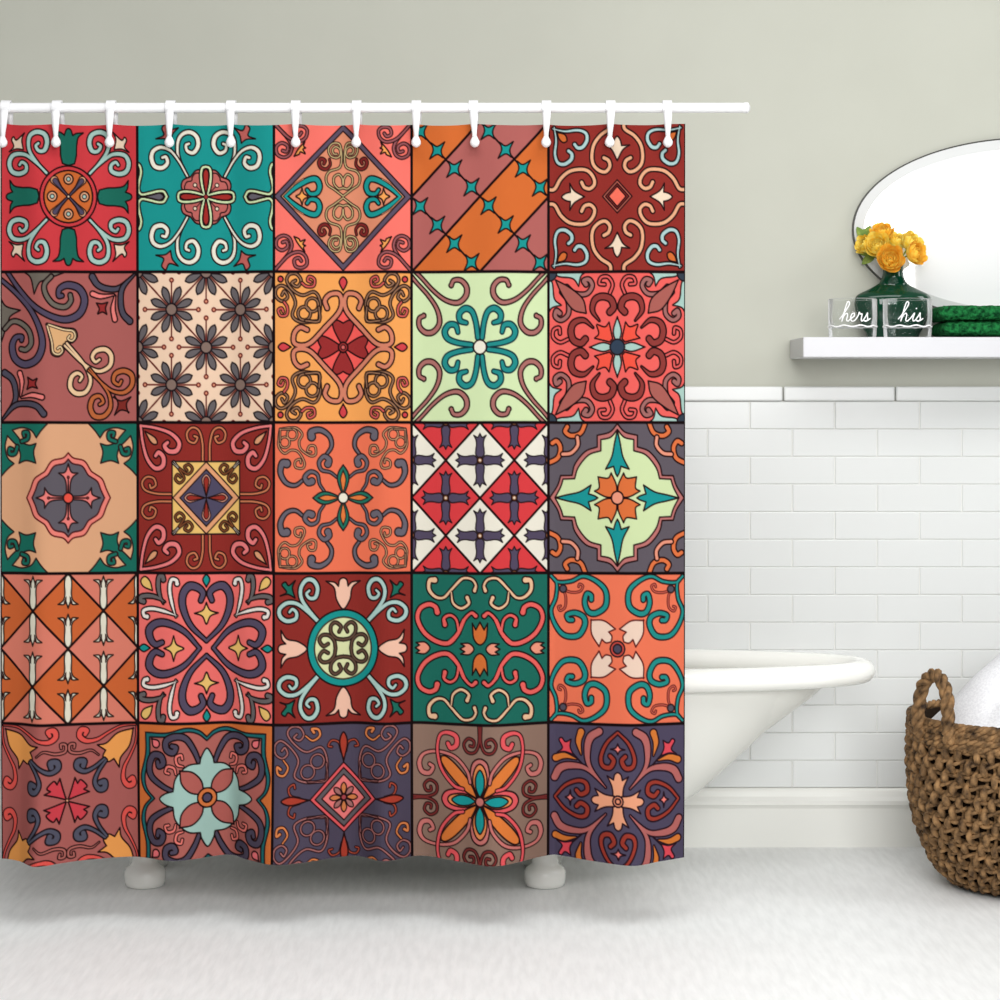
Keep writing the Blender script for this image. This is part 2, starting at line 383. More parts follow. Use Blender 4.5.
    t.s([(25,25),(120,34),(200,74),(270,116),(340,124),(380,92),(370,52),(336,56),(346,82)], [4,8,12,20,30,32,28,22], (228,88,80), 7, d=True)
    t.f([(36,50,1),(140,78),(212,142),(270,153,1),(218,190,1),(234,222),(232,246)], (242,162,86), mir='d')
    t.s([(262,218),(310,186),(380,202),(436,190),(440,146),(412,142),(414,166)], [3,12,12,10], (180,104,96), 7)
    t.s([(226,246),(290,298),(350,322),(394,296),(390,258),(354,256),(358,286)], [12,16,24,32,32,28], (84,84,100), d=True, ink=BLACK)
    t.f([(446,497,1),(425,425),(408,360,1),(392,398,1),(372,376)], (206,66,76), mir='d')
    t.c(452,505,9,PEACH,6)
    G[4][0] = t
    t = Tile((209,112,56), 460, 502)
    fr = [(460,100,1),(410,56),(330,40),(200,72),(64,72,1),(64,210),(34,350),(50,440),(100,502,1)]
    t.f(fr, (34,106,108), mir='xy', d=False, ink=BLACK)
    t.f([(460,126,1),(405,80),(330,66),(210,96),(92,102,1),(90,220),(60,350),(72,440),(126,502,1)], (180,102,94), mir='xy', d=False, ink=BLACK)
    t.s([(412,268),(382,190),(332,112),(270,94),(206,122),(206,178),(248,198),(268,166),(242,156)], [18,26,32,34,34,34,26,22], (80,72,90))
    t.s([(312,290),(276,276),(268,230),(300,214),(308,240)], [8,14,14,12,12], (240,126,116), 7)
    t.f([(104,114,1),(148,122),(158,150)], (240,120,124), mir='d')
    t.f([(460,176),(426,230),(416,274,1),(350,282),(300,320),(262,375),(250,450,1),(195,468),(160,502)], (168,202,192), mir='xy', d=False)
    t.f([(440,480,1),(425,390),(370,330),(290,318,1)], (182,98,90), mir='d')
    t.c(460,502,58,(220,122,66)); t.c(460,502,28,(84,74,96))
    G[4][1] = t
    t = Tile((80,72,90), 455, 503, ink=(32,12,14))
    kn = (164,106,104)
    t.s([(345,384),(350,250),(312,164),(222,190),(150,142),(102,72),(125,28),(178,30),(204,78),(178,114),(142,96),(160,74)], 10, kn, 6)
    t.ring(290,254,42,8,kn,6); t.s([(230,384),(345,384),(345,270)],5,kn,6,d=False)
    t.s([(215,86),(260,118),(304,90),(296,48),(256,42),(268,66)], [8,12,14,16], (222,132,78), 6)
    t.s([(442,200),(424,138),(380,124),(358,158),(380,166)], 9, (172,74,56), 6)
    t.f([(455,266,1),(430,140),(455,72)], (172,62,46), mir='x')
    t.dia(212,232,(230,92,96)); t.dia(180,196,(98,90,94)); t.dia(138,152,(238,124,122))
    for a in range(8):
        c_, s_ = math.cos(a * math.pi / 4), math.sin(a * math.pi / 4)
        L = 20 if a % 2 == 0 else 19
        t.f([(r * c_ - h * s_, r * s_ + h * c_) for r, h in ((4,0),(10,3.4),(L - 4,3.4),(L,0),(L - 4,-3.4),(10,-3.4))], (214,128,76) if a % 2 == 0 else (168,112,108), 8, False, unit=True)
    t.c(455,503,18,(170,70,76))
    G[4][2] = t
    t = Tile((142,114,100), 455, 503, diag=False, ink=(32,12,14))
    t.f([(455,228),(408,256),(392,330),(400,420),(455,495,1)], (204,118,112), mir='x'); t.f([(205,503),(232,452),(300,432),(380,440),(455,495,1)], (228,92,96), mir='y')
    t.f([(440,487,1),(392,385),(305,280),(238,226),(205,225)], (224,124,58), mir='d', ow=10)
    t.s([(392,385),(370,310),(290,224),(182,196),(92,214),(58,270),(74,332),(122,342),(148,302),(126,284)], [16,18,18,16,18,26,28,26,20,20], (204,118,112), 7)
    t.s([(345,430),(282,408),(205,310),(177,190),(192,92),(240,68),(298,90),(302,146),(265,168),(246,140)], [16,18,18,16,18,26,30,26,24], (230,90,94), 7)
    t.f([(455,262),(420,300),(410,390),(455,495,1)], (230,140,84), mir='x'); t.f([(245,503),(272,470),(360,460),(455,495,1)], (230,140,84), mir='y')
    t.f([(455,300),(428,350),(430,420),(455,478,1)], (28,150,150), mir='x'); t.f([(272,503),(316,472),(380,475),(430,503,1)], (28,150,150), mir='y')
    t.c(455,503,28,(200,116,110))
    t.s([(448,15),(450,120),(424,186),(374,190),(350,142),(378,102),(415,116),(412,150),(390,148)], 12, (118,46,44), 6, d=True)
    G[4][3] = t
    t = Tile((80,72,94), 450, 503, ink=(36,18,28))
    t.s([(448,62),(380,132),(344,220),(354,278),(400,288),(424,244),(402,214)], [12,18,22,26,26,22], (156,58,46), ball=6)
    t.f([(450,134,1),(436,160),(404,170,1),(436,178),(450,202,1)], (246,132,122), mir='x')
    t.s([(332,58),(276,98),(256,180),(272,290),(372,418)], [42,46,38,22,2], (182,104,100))
    t.s([(216,66),(200,130),(216,212)], [40,32,2], (216,122,54))
    t.f([(62,210,1),(96,176),(74,125),(92,110),(116,136),(152,118,1),(146,168),(168,218,1),(112,202)], (224,76,88), d=False)
    t.s([(168,215),(222,272)], 0, None, 6, d=False)
    t.f([(420,478,1),(412,410),(382,342,1),(422,366,1),(430,332),(450,318)], (238,164,128), mir='x')
    t.c(450,503,32,(236,150,116)); t.c(450,503,16,(236,150,116))
    G[4][4] = t
    return lin(np.concatenate([np.concatenate([G[r][c].done() for c in range(5)], 1) for r in range(5)], 0))
# ---------------------------------------------------------------- scene helpers
sc = bpy.context.scene
C = sc.collection
EYE, F, HOR = 1.386, 2090.0, 400.0      # eye height (m), focal length (px), horizon row
D = 6.50                                 # distance to the back wall

def at(px, py, d):
    return Vector(((px - 500) * d / F, d, EYE + (HOR - py) * d / F))
def X(px, d): return (px - 500) * d / F
def Z(py, d): return EYE + (HOR - py) * d / F

def srgb(r, g, b): return tuple(float(v) for v in lin((r, g, b))) + (1.0,)

def material(name, col, rough=.5, spec=.5, **kw):
    m = bpy.data.materials.new(name); m.use_nodes = True
    b = m.node_tree.nodes['Principled BSDF']
    b.inputs['Base Color'].default_value = col
    b.inputs['Roughness'].default_value = rough
    b.inputs['Specular IOR Level'].default_value = spec
    for k, v in kw.items(): b.inputs[k].default_value = v
    return m

def noise_material(name, c1, c2, scale=20, rough=.6, bump=0.0, stretch=(1, 1, 1), detail=4, spec=.4, dist=.002, lo=.35, hi=.65):
    m = material(name, c1, rough, spec)
    nt = m.node_tree; N = nt.nodes; L = nt.links; b = N['Principled BSDF']
    tc = N.new('ShaderNodeTexCoord'); mp = N.new('ShaderNodeMapping'); mp.inputs['Scale'].default_value = stretch
    no = N.new('ShaderNodeTexNoise'); no.inputs['Scale'].default_value = scale; no.inputs['Detail'].default_value = detail
    cr = N.new('ShaderNodeValToRGB')
    cr.color_ramp.elements[0].position = lo; cr.color_ramp.elements[0].color = c1
    cr.color_ramp.elements[1].position = hi; cr.color_ramp.elements[1].color = c2
    L.new(tc.outputs['Object'], mp.inputs['Vector']); L.new(mp.outputs['Vector'], no.inputs['Vector'])
    L.new(no.outputs['Fac'], cr.inputs['Fac']); L.new(cr.outputs['Color'], b.inputs['Base Color'])
    if bump:
        bp = N.new('ShaderNodeBump'); bp.inputs['Strength'].default_value = bump; bp.inputs['Distance'].default_value = dist
        L.new(no.outputs['Fac'], bp.inputs['Height']); L.new(bp.outputs['Normal'], b.inputs['Normal'])
    return m

class MB:
    def __init__(s): s.v = []; s.f = []
    def add(s, v, f):
        b = len(s.v); s.v += [tuple(p) for p in v]; s.f += [tuple(b + i for i in q) for q in f]
    def grid(s, rows, closed_u=False, closed_v=False):
        """rows: list of rows of points"""
        nv, nu = len(rows), len(rows[0]); b = len(s.v)
        for r in rows: s.v += [tuple(p) for p in r]
        for j in range(nv if closed_v else nv - 1):
            for i in range(nu if closed_u else nu - 1):
                a, c = i, (i + 1) % nu; e, g = j, (j + 1) % nv
                s.f.append((b + e * nu + a, b + e * nu + c, b + g * nu + c, b + g * nu + a))
        return b
    def cap(s, b, nu, flip=False):
        q = list(range(b, b + nu)); s.f.append(tuple(q[::-1] if flip else q))
    def tube(s, pts, rad, n=8, closed=False, caps=True):
        P = [Vector(p) for p in pts]; m = len(P)
        R = rad if hasattr(rad, '__len__') else [rad] * m
        rows = []; prev = None
        for i in range(m):
            if closed: t = P[(i + 1) % m] - P[i - 1]
            else: t = P[min(i + 1, m - 1)] - P[max(i - 1, 0)]
            t.normalize()
            if prev is None:
                u = t.orthogonal().normalized()
            else:
                u = prev - t * prev.dot(t)
                if u.length < 1e-6: u = t.orthogonal()
                u.normalize()
            prev = u; w = t.cross(u)
            rows.append([P[i] + (u * math.cos(a) + w * math.sin(a)) * R[i] for a in (2 * math.pi * k / n for k in range(n))])
        b = s.grid(rows, closed_u=True, closed_v=closed)
        if caps and not closed:
            s.cap(b, n, True); s.cap(b + (m - 1) * n, n)
    def lathe(s, prof, n=32, c=(0, 0, 0), cap=True):
        rows = [[(c[0] + r * math.cos(2 * math.pi * k / n), c[1] + r * math.sin(2 * math.pi * k / n), c[2] + z) for k in range(n)] for r, z in prof]
        b = s.grid(rows, closed_u=True)
        if cap:
            s.cap(b, n, True); s.cap(b + (len(prof) - 1) * n, n)
    def box(s, x0, x1, y0, y1, z0, z1, bev=0):
        bm = bmesh.new()
        bmesh.ops.create_cube(bm, size=1)
        for v in bm.verts:
            v.co = Vector((x0 if v.co.x < 0 else x1, y0 if v.co.y < 0 else y1, z0 if v.co.z < 0 else z1))
        if bev: bmesh.ops.bevel(bm, geom=bm.edges[:], offset=bev, segments=2, affect='EDGES', profile=.5)
        bm.verts.ensure_lookup_table(); bm.verts.index_update()
        s.add([v.co for v in bm.verts], [[v.index for v in f.verts] for f in bm.faces]); bm.free()
    def build(s, name, mat, parent=None, smooth=True, angle=None):
        me = bpy.data.meshes.new(name)
        off = parent.location if parent is not None and parent.parent is None else Vector((0, 0, 0))
        if parent is not None and parent.parent is not None: off = parent.parent.location
        me.from_pydata([Vector(p) - off for p in s.v], [], s.f)
        me.validate(); me.update()
        bm = bmesh.new(); bm.from_mesh(me); bmesh.ops.recalc_face_normals(bm, faces=bm.faces); bm.to_mesh(me); bm.free()
        if smooth:
            me.polygons.foreach_set('use_smooth', [True] * len(me.polygons))
            if angle: me.set_sharp_from_angle(angle=math.radians(angle))
        me.materials.append(mat)
        o = bpy.data.objects.new(name, me); C.objects.link(o)
        if parent is not None: o.parent = parent
        return o

def tag(o, label, cat, group=None):
    o['label'] = label; o['category'] = cat
    if group: o['group'] = group
    return o
def thing(name, label, cat, loc, group=None):
    o = bpy.data.objects.new(name, None); C.objects.link(o); o.location = loc; o.empty_display_size = .05
    return tag(o, label, cat, group)
def structure(o): o['kind'] = 'structure'; return o

rnd = random.Random(7)

# ---------------------------------------------------------------- room
paint = noise_material('sage_paint', srgb(*WALLC), srgb(*[v + 3 for v in WALLC]), 3, .75, .05, spec=.2)
white_paint = material('white_gloss_paint', srgb(236, 236, 230), .35, .4)
tile_mat = material('white_glazed_tile', srgb(*TILEC), .18, .5)
grout = material('grout', srgb(226, 226, 222), .8, .2)
floor_mat = noise_material('white_brushed_floor', srgb(*FLOORC), srgb(*[v + 9 for v in FLOORC]), 60, .45, .5, stretch=(1.0, .14, 1), detail=8, dist=.002, spec=.35)

XL, XR, ZT = -3.2, 3.6, 2.95
m = MB(); m.box(XL, XR, D, D + .12, 0, ZT); structure(m.build('wall_back', paint, None, False))
m = MB(); m.box(XL, XR, -2.5, D, -.10, 0); structure(m.build('floor', floor_mat, None, False))

# glazed subway tiles
tw, th = 84.7 * D / F, 27.58 * D / F
zt = Z(401.3, D)
m = MB()
row = 0; z = zt
z_base = Z(787, D)
while z - th > z_base - th * .6:
    off = X(749.4 if row % 2 == 0 else 707.0, D)
    k0 = math.floor((XL - off) / tw)
    x = off + k0 * tw
    while x < XR:
        a, b = max(x, XL), min(x + tw, XR)
        if b - a > .02: m.box(a + .0019, b - .0019, D - .012, D, max(z - th, z_base) + .001, z - .001, .0022)
        x += tw
    z -= th; row += 1
tiles_o = structure(m.build('wall_back_tiles', tile_mat, None, False))
m = MB(); m.box(XL, XR, D - .0085, D, z_base, zt); structure(m.build('wall_back_grout', grout, None, False))
# cap course
m = MB(); x = X(782.5, D) - 12 * 111.8 * D / F
while x < XR:
    a, b = max(x, XL), min(x + 111.8 * D / F, XR)
    if b - a > .03: m.box(a + .0016, b - .0016, D - .020, D, zt + .001, Z(386.5, D), .005)
    x += 111.8 * D / F
structure(m.build('trim_1', tile_mat, None, False))
# moulded baseboard
prof = [(0, 0), (-.026, 0), (-.026, Z(807, D)), (-.030, Z(804.5, D)), (-.036, Z(803, D)), (-.036, Z(799, D)), (-.026, Z(795, D)), (-.020, Z(790, D)), (-.014, Z(787.5, D)), (0, Z(787, D))]
m = MB(); b = m.grid([[(xx, D + y, zz) for y, zz in prof] for xx in (XL, XR)])
structure(m.build('baseboard_back', white_paint, None, False))

# ---------------------------------------------------------------- shower curtain
DC = 5.50
pat = tiles()                                   # (rows, cols, 3) linear colour
r0, r1 = 3, int((861.0 - 121.2) / 150.65 * NTY)
pat = pat[r0:r1] * PRINT
nr, nc = pat.shape[:2]
sx = 0.15 + (np.arange(nc) + .5) / NTX * 137.1
sy = 121.2 + (np.arange(r0, r1) + .5) / NTY * 150.65
wk = [(-20,.2),(0,-.2),(20,.2),(42,1.1),(64,.5),(87,-.1),(130,-.5),(168,.15),(190,-.1),(224,-.9),(248,0),(275,.8),(300,.5),(350,-.7),(385,.25),(420,-.7),(460,.2),(497,1),(546,-.7),(562,-.75),(595,.2),(630,.95),(660,.2),(690,-.6)]
fine = np.array(catmull(wk, n=10)); wave = np.interp(sx, fine[:, 0], fine[:, 1])
t = ((sy - sy[0]) / (sy[-1] - sy[0]))[:, None]
amp = .010 + .012 * t + .056 * t ** 7
hooks = [(6.5, -2), (57.5, 1), (111.5, 0), (171, 0), (231.5, 1), (296, 1), (357, 0), (416.5, 0), (473.5, 2), (546.5, -1), (610.5, -2), (667, 0)]
hx = [h[0] for h in hooks]
j = np.clip(np.searchsorted(hx, sx), 1, len(hx) - 1)
span = np.array([hx[q] - hx[q - 1] for q in j]); u = (sx - np.array([hx[q - 1] for q in j])) / span
sag = np.where((u > 0) & (u < 1), np.sin(np.clip(u, 0, 1) * math.pi), 0)
gx = (sx[None, :] - 500) * DC / F + 0 * t
# gathered cloth: the small pleats under the hooks fade out downwards
small = (.006 * np.cos(2 * math.pi * u))[None, :] * np.exp(-t * 6)
gy = DC - amp * wave[None, :] + small
gz = EYE + (HOR - sy[:, None]) * DC / F - (sag[None, :] * 2.2 * DC / F) * np.exp(-t * 22)
gz = gz + (np.sin(sx / 19.0)[None, :] * .001) * t
co = np.stack([gx, gy, gz + 0 * gx], -1).reshape(-1, 3).astype(np.float32)
me = bpy.data.meshes.new('shower_curtain')
nv = nr * nc; nf = (nr - 1) * (nc - 1)
me.vertices.add(nv); me.vertices.foreach_set('co', co.ravel())
ii, jj = np.meshgrid(np.arange(nc - 1), np.arange(nr - 1)); b0 = (jj * nc + ii).ravel()
quads = np.stack([b0, b0 + nc, b0 + nc + 1, b0 + 1], -1).astype(np.int32)
me.loops.add(nf * 4); me.loops.foreach_set('vertex_index', quads.ravel())
me.polygons.add(nf); me.polygons.foreach_set('loop_start', np.arange(0, nf * 4, 4, dtype=np.int32))
me.update(calc_edges=True)
me.polygons.foreach_set('use_smooth', np.ones(nf, bool))
at_ = me.color_attributes.new('print', 'FLOAT_COLOR', 'POINT')
at_.data.foreach_set('color', np.concatenate([pat.reshape(-1, 3), np.ones((nv, 1))], 1).astype(np.float32).ravel())
cm = material('printed_cloth', (1, 1, 1, 1), .8, .04)
an = cm.node_tree.nodes.new('ShaderNodeAttribute'); an.attribute_name = 'print'
cm.node_tree.links.new(an.outputs['Color'], cm.node_tree.nodes['Principled BSDF'].inputs['Base Color'])
me.materials.append(cm)
cur = bpy.data.objects.new('shower_curtain', me); C.objects.link(cur)
tag(cur, 'shower curtain printed with rows of colourful ornamental tiles hanging from white rod', 'shower curtain')

# rod
plastic = material('white_plastic', srgb(230, 230, 231), .3, .5)
zr = Z(107.8, DC); rr = 5.0 * DC / F
rod = thing('curtain_rod', 'long white round rod that carries the patterned shower curtain', 'curtain rod', (X(360, DC), DC, zr))
m = MB(); m.tube([(X(-330, DC), DC, zr), (X(500, DC), DC, zr), (X(746, DC), DC, zr)], rr, 20); m.build('pole', plastic, rod, True, 40)
m = MB()
m.tube([(X(743, DC), DC, zr), (X(744, DC), DC, zr), (X(748, DC), DC, zr), (X(750, DC), DC, zr)], [rr * .9, rr * 1.08, rr * 1.08, rr * .5], 20)
m.build('end_cap', plastic, rod, True, 40)

# hooks
ords = ['first', 'second', 'third', 'fourth', 'fifth', 'sixth', 'seventh', 'eighth', 'ninth', 'tenth', 'eleventh', 'twelfth']
spots_ = ['at the curtain edge beside the red tile', 'over the green tulip of the red tile', 'at the right edge of the red tile', 'over the teal tile beside its cream spiral', 'near the right edge of the teal tile', 'at the left corner of the diamond tile',
          'at the right slope of the diamond tile', 'left edge of the striped tile', 'over the middle of the striped tile', 'where striped and brown tiles meet', 'over the pale lily of the brown tile', 'at the free end of the curtain']
pxm = DC / F
for k, (hp, tilt) in enumerate(hooks):
    o = thing('curtain_hook', 'white plastic curtain hook, %s from the left, %s' % (ords[k], spots_[k]), 'curtain hook', (X(hp, DC), DC, zr), 'hooks along the curtain rod')
    x0 = X(hp, DC); yf = DC - rr * 1.75
    R_ = rr * 1.22
    m = MB()
    # flat band lying over the rod
    rows = []
    for a in range(-35, 216, 12):
        ca, sa = math.cos(math.radians(a)), math.sin(math.radians(a))
        rows.append([(x0 + w_, DC - q * ca, zr + q * sa) for w_, q in ((-4.6 * pxm, R_), (4.6 * pxm, R_), (4.6 * pxm, R_ + .0035), (-4.6 * pxm, R_ + .0035))])
    b = m.grid(rows, closed_u=True); m.cap(b, 4, True); m.cap(b + 4 * (len(rows) - 1), 4)
    m.build('band', plastic, o, True, 40)
    m = MB()
    pts = [(x0 + tilt * pxm * q * .6, yf + dy_, zr - q * 32 * pxm) for q, dy_ in ((.12, -.002), (.3, -.004), (.55, -.006), (.8, -.006), (1.0, -.005))]
    m.tube(pts, [4.4 * pxm, 4.3 * pxm, 3.6 * pxm, 2.6 * pxm, 2.3 * pxm], 12)
    pts = [(x0 + tilt * pxm * q * .6 + 1.5 * pxm, DC + rr * 1.6 + dy_, zr - q * 24 * pxm) for q, dy_ in ((.12, .002), (.5, .012), (.9, .022), (1.0, .020))]
    m.tube(pts, [3.4 * pxm, 3.0 * pxm, 2.2 * pxm, 1.8 * pxm], 10)
    m.build('clip', plastic, o)
    cz = zr - 36.0 * pxm; cx_ = x0 + tilt * pxm * .7
    m = MB()
    m.lathe([(.001, -5.0 * pxm)] + [(4.9 * pxm * math.sin(q), -4.9 * pxm * math.cos(q)) for q in (.35, .7, 1.05, 1.4, 1.75, 2.1)] + [(2.6 * pxm, 5.5 * pxm), (2.0 * pxm, 7 * pxm)], 16, (cx_, yf - .005, cz))
    m.build('ball_tip', plastic, o)

# ---------------------------------------------------------------- bathtub
enamel = material('white_enamel', srgb(240, 240, 234), .16, .5, **{'Coat Weight': .3})
DT = 6.05
enamel2 = material('off_white_enamel', srgb(224, 224, 217), .2, .5)
xc = X(345, DT); yc = DT
zr_ = .604
aR, aL, bW = X(875, DT) - xc, xc - X(62, DT), .33
tub = thing('bathtub', 'white freestanding bathtub with rolled rim half hidden by the curtain', 'bathtub', (xc, yc, 0))
NT = 96
def plan(k, right, left, half, n=2.25):
    a = 2 * math.pi * k / NT; c_, s_ = math.cos(a), math.sin(a)
    e = 2.0 / n
    return (xc + (right if c_ > 0 else left) * abs(c_) ** e * (1 if c_ > 0 else -1), yc + half * abs(s_) ** e * (1 if s_ > 0 else -1))
def ring_pts(right, left, half, z): return [(*plan(k, right, left, half), z) for k in range(NT)]
xe = lambda px: X(px, DT) - xc
body = [(xe(572), aL - .50, .190, .115), (xe(622), aL - .40, .240, .130), (xe(660), aL - .32, .256, .185), (xe(701), aL - .27, .272, .262), (xe(737), aL - .22, .282, .355), (xe(773), aL - .17, .290, .452), (xe(801), aL - .13, .295, .525), (xe(820), aL - .10, .298, .572)]
inner = [(xe(838), aL - .08, .285, .600), (xe(812), aL - .13, .270, .53), (xe(770), aL - .2, .262, .44), (xe(690), aL - .3, .24, .30), (xe(600), aL - .46, .18, .215), (xe(500), aL - .8, .08, .195)]
m = MB()
rows = [ring_pts(*q) for q in body] + [ring_pts(xe(842), aL - .07, .30, .61)] + [ring_pts(*q) for q in inner]
b = m.grid(rows, closed_u=True); m.cap(b, NT, True); m.cap(b + NT * (len(rows) - 1), NT)
m.build('tub_shell', enamel2, tub, True, 70)
# rolled rim
rt = .034
m = MB(); rows = []
for k in range(14):
    a = 2 * math.pi * k / 14
    o_ = rt * 1.05 * math.cos(a); zz = zr_ + rt * math.sin(a) * (1.0 if math.sin(a) > 0 else .95)
    rows.append(ring_pts(aR - rt * 1.05 + o_, aL - rt + o_, bW - rt + o_, zz))
m.grid(rows, closed_u=True, closed_v=True); m.build('rim', enamel, tub)
# feet
DF = 5.965
pf = F / DF
fprof = [(.046, 0), (.056, .004), (.058, .016), (.0595, .034), (.058, .045), (.052, .054), (.043, .060), (.038, .068), (.037, .085), (.042, .110), (.052, .135), (.058, .165)]
for px, d_ in ((145, DF), (545, DF), (149, 6.22), (542, 6.22)):
    m = MB(); m.lathe(fprof, 32, (X(px, d_), d_, 0)); m.build('foot', enamel, tub, True, 60)

# ---------------------------------------------------------------- wall mirror
mx, mz, ma, mb_ = X(1028, D), Z(230, D), 176 * D / F, 92 * D / F
mir = thing('wall_mirror', 'large frameless oval wall mirror with slanted edge band above the white shelf', 'mirror', (mx, D, mz))
NM = 128
def oval(s_, y): return [(mx + (ma - s_) * math.cos(2 * math.pi * k / NM), y, mz + (mb_ - s_ ) * math.sin(2 * math.pi * k / NM)) for k in range(NM)]
white_refl = material('mirror_white_refl', (1, 1, 1, 1), .03, .5, Metallic=.15)  # white diffuse base puts the bright reflection into the colour; mirrors only weakly
bevel_m = material('mirror_bevel', (.66, .67, .66, 1), .35, .2, Metallic=.0)
dark_edge = material('mirror_edge', srgb(58, 58, 52), .5)
m = MB(); b = m.grid([oval(.034, D - .020), oval(.034, D - .006)], closed_u=True); m.cap(b, NM); m.build('mirror_glass', white_refl, mir, False)
m = MB(); m.grid([oval(.0345, D - .0198), oval(.0335, D - .0206), oval(.030, D - .0200), oval(.004, D - .0145)], closed_u=True); m.build('bevel', bevel_m, mir, True, 30)
m = MB(); m.grid([oval(.004, D - .0150), oval(-.0005, D - .0150), oval(-.0005, D - .001), oval(.004, D - .001)], closed_u=True); m.build('backing_edge', dark_edge, mir, False)

# ---------------------------------------------------------------- shelf
DS = 6.22
shelf_mat = material('white_lacquer', srgb(208, 208, 211), .3, .4)
zs = Z(337, DS)
m = MB(); m.box(X(803, DS), X(1130, DS), DS, D, Z(357.3, DS), zs, .003)
tag(m.build('wall_shelf', shelf_mat, None, False), 'white floating shelf on the sage wall, carrying glasses, vase and towels', 'shelf')

# ---------------------------------------------------------------- tumblers
def glass_material(name, tint, mixw):
    mm = bpy.data.materials.new(name); mm.use_nodes = True; nt = mm.node_tree; nt.nodes.clear()
    out = nt.nodes.new('ShaderNodeOutputMaterial'); mix = nt.nodes.new('ShaderNodeMixShader'); tr = nt.nodes.new('ShaderNodeBsdfTransparent'); gl = nt.nodes.new('ShaderNodeBsdfGlossy')
    lw = nt.nodes.new('ShaderNodeLayerWeight'); lw.inputs['Blend'].default_value = mixw
    tr.inputs['Color'].default_value = tint; gl.inputs['Roughness'].default_value = .04; gl.inputs['Color'].default_value = (1, 1, 1, 1)
    nt.links.new(lw.outputs['Fresnel'], mix.inputs['Fac']); nt.links.new(tr.outputs[0], mix.inputs[1]); df = nt.nodes.new('ShaderNodeBsdfDiffuse'); df.inputs['Color'].default_value = (.9, .9, .9, 1); m2_ = nt.nodes.new('ShaderNodeMixShader'); m2_.inputs['Fac'].default_value = .55; nt.links.new(gl.outputs[0], m2_.inputs[1]); nt.links.new(df.outputs[0], m2_.inputs[2]); nt.links.new(m2_.outputs[0], mix.inputs[2]); nt.links.new(mix.outputs[0], out.inputs['Surface'])  # white diffuse at grazing angles stands in for bright edge reflections
    return mm
clear = glass_material('clear_glass', (.975, .98, .98, 1), .13)
etched = material('white_etching', srgb(255, 255, 255), .6, .2)
H_ = [(0,.25),(.3,.75),(.72,1.75),(.74,2.2),(.52,2.25),(.42,1.5),(.36,.6),(.34,0),(.42,.55),(.66,.95),(.84,.75),(.84,.2),(1.0,.02)]
E_ = [(1.0,.02),(1.25,.3),(1.55,.62),(1.5,.95),(1.27,.85),(1.22,.4),(1.42,.02),(1.7,.1),(1.95,.6)]
R2 = [(1.95,.6),(2.02,1.08),(2.14,.84),(2.36,.86),(2.38,.3),(2.5,.02),(2.7,.25)]
S_ = [(2.7,.25),(2.95,.85),(3.0,1.0),(3.05,.65),(3.16,.25),(2.98,0),(2.75,.1),(3.1,.06),(3.5,.35)]
I_ = [(1.0,.02),(1.3,.35),(1.62,.98),(1.56,.3),(1.72,.02),(1.95,.3)]
def shift(p, dx): return [(a + dx, b) for a, b in p]
words = {'hers': [H_ + E_[1:] + R2[1:] + S_[1:]], 'his': [H_ + I_[1:] + shift(S_, -.75)[1:], [(1.68,1.45),(1.76,1.56)]]}
zg = zs + .0005
DG = 6.296
for px, word, lab in ((852.5, 'hers', 'clear drinking glass etched with the white script word hers'), (907.5, 'his', 'clear drinking glass etched with the white script word his')):
    R_ = 24.3 * DG / F; Hh = 38.5 * DG / F
    gxp = X(px, DG)
    g = thing('drinking_glass', lab + (' beside the towels' if word == 'his' else ' nearest the shelf end'), 'glass', (gxp, DG, zg), 'etched glasses on the shelf')
    m = MB()
    m.lathe([(.001, .0), (R_ * .93, .0), (R_ * .97, .004), (R_, Hh * .5), (R_, Hh * .985), (R_ - .0015, Hh), (R_ - .004, Hh * .985), (R_ - .0045, Hh * .5), (R_ * .9, Hh * .29), (R_ * .82, Hh * .25), (.001, Hh * .24)], 48, (gxp, DG, zg), False)
    m.build('tumbler', clear, g)
    m = MB()
    wd = max(p[0] for s_ in words[word] for p in s_)
    sc_ = .0275
    for s_ in words[word]:
        pts = []
        for a, b in catmull(s_, n=5):
            ang = ((a - wd / 2) * sc_ + .2 * (b - 1) * sc_) / R_
            pts.append((gxp + (R_ + .0012) * math.sin(ang), DG - (R_ + .0012) * math.cos(ang), zg + Hh * .40 + b * sc_ * .92))
        m.tube(pts, .0019, 6)
    m.build('lettering', etched, g)['label'] = 'white script lettering reading ' + word
    m = MB()
    m.tube([(gxp + (R_ * .985) * math.sin(a), DG - (R_ * .985) * math.cos(a), zg + Hh * (.285 + .02 * math.sin(a * 9))) for a in [2 * math.pi * k / 64 for k in range(64)]], .0022, 6, True)
    m.build('base_ring', etched, g)

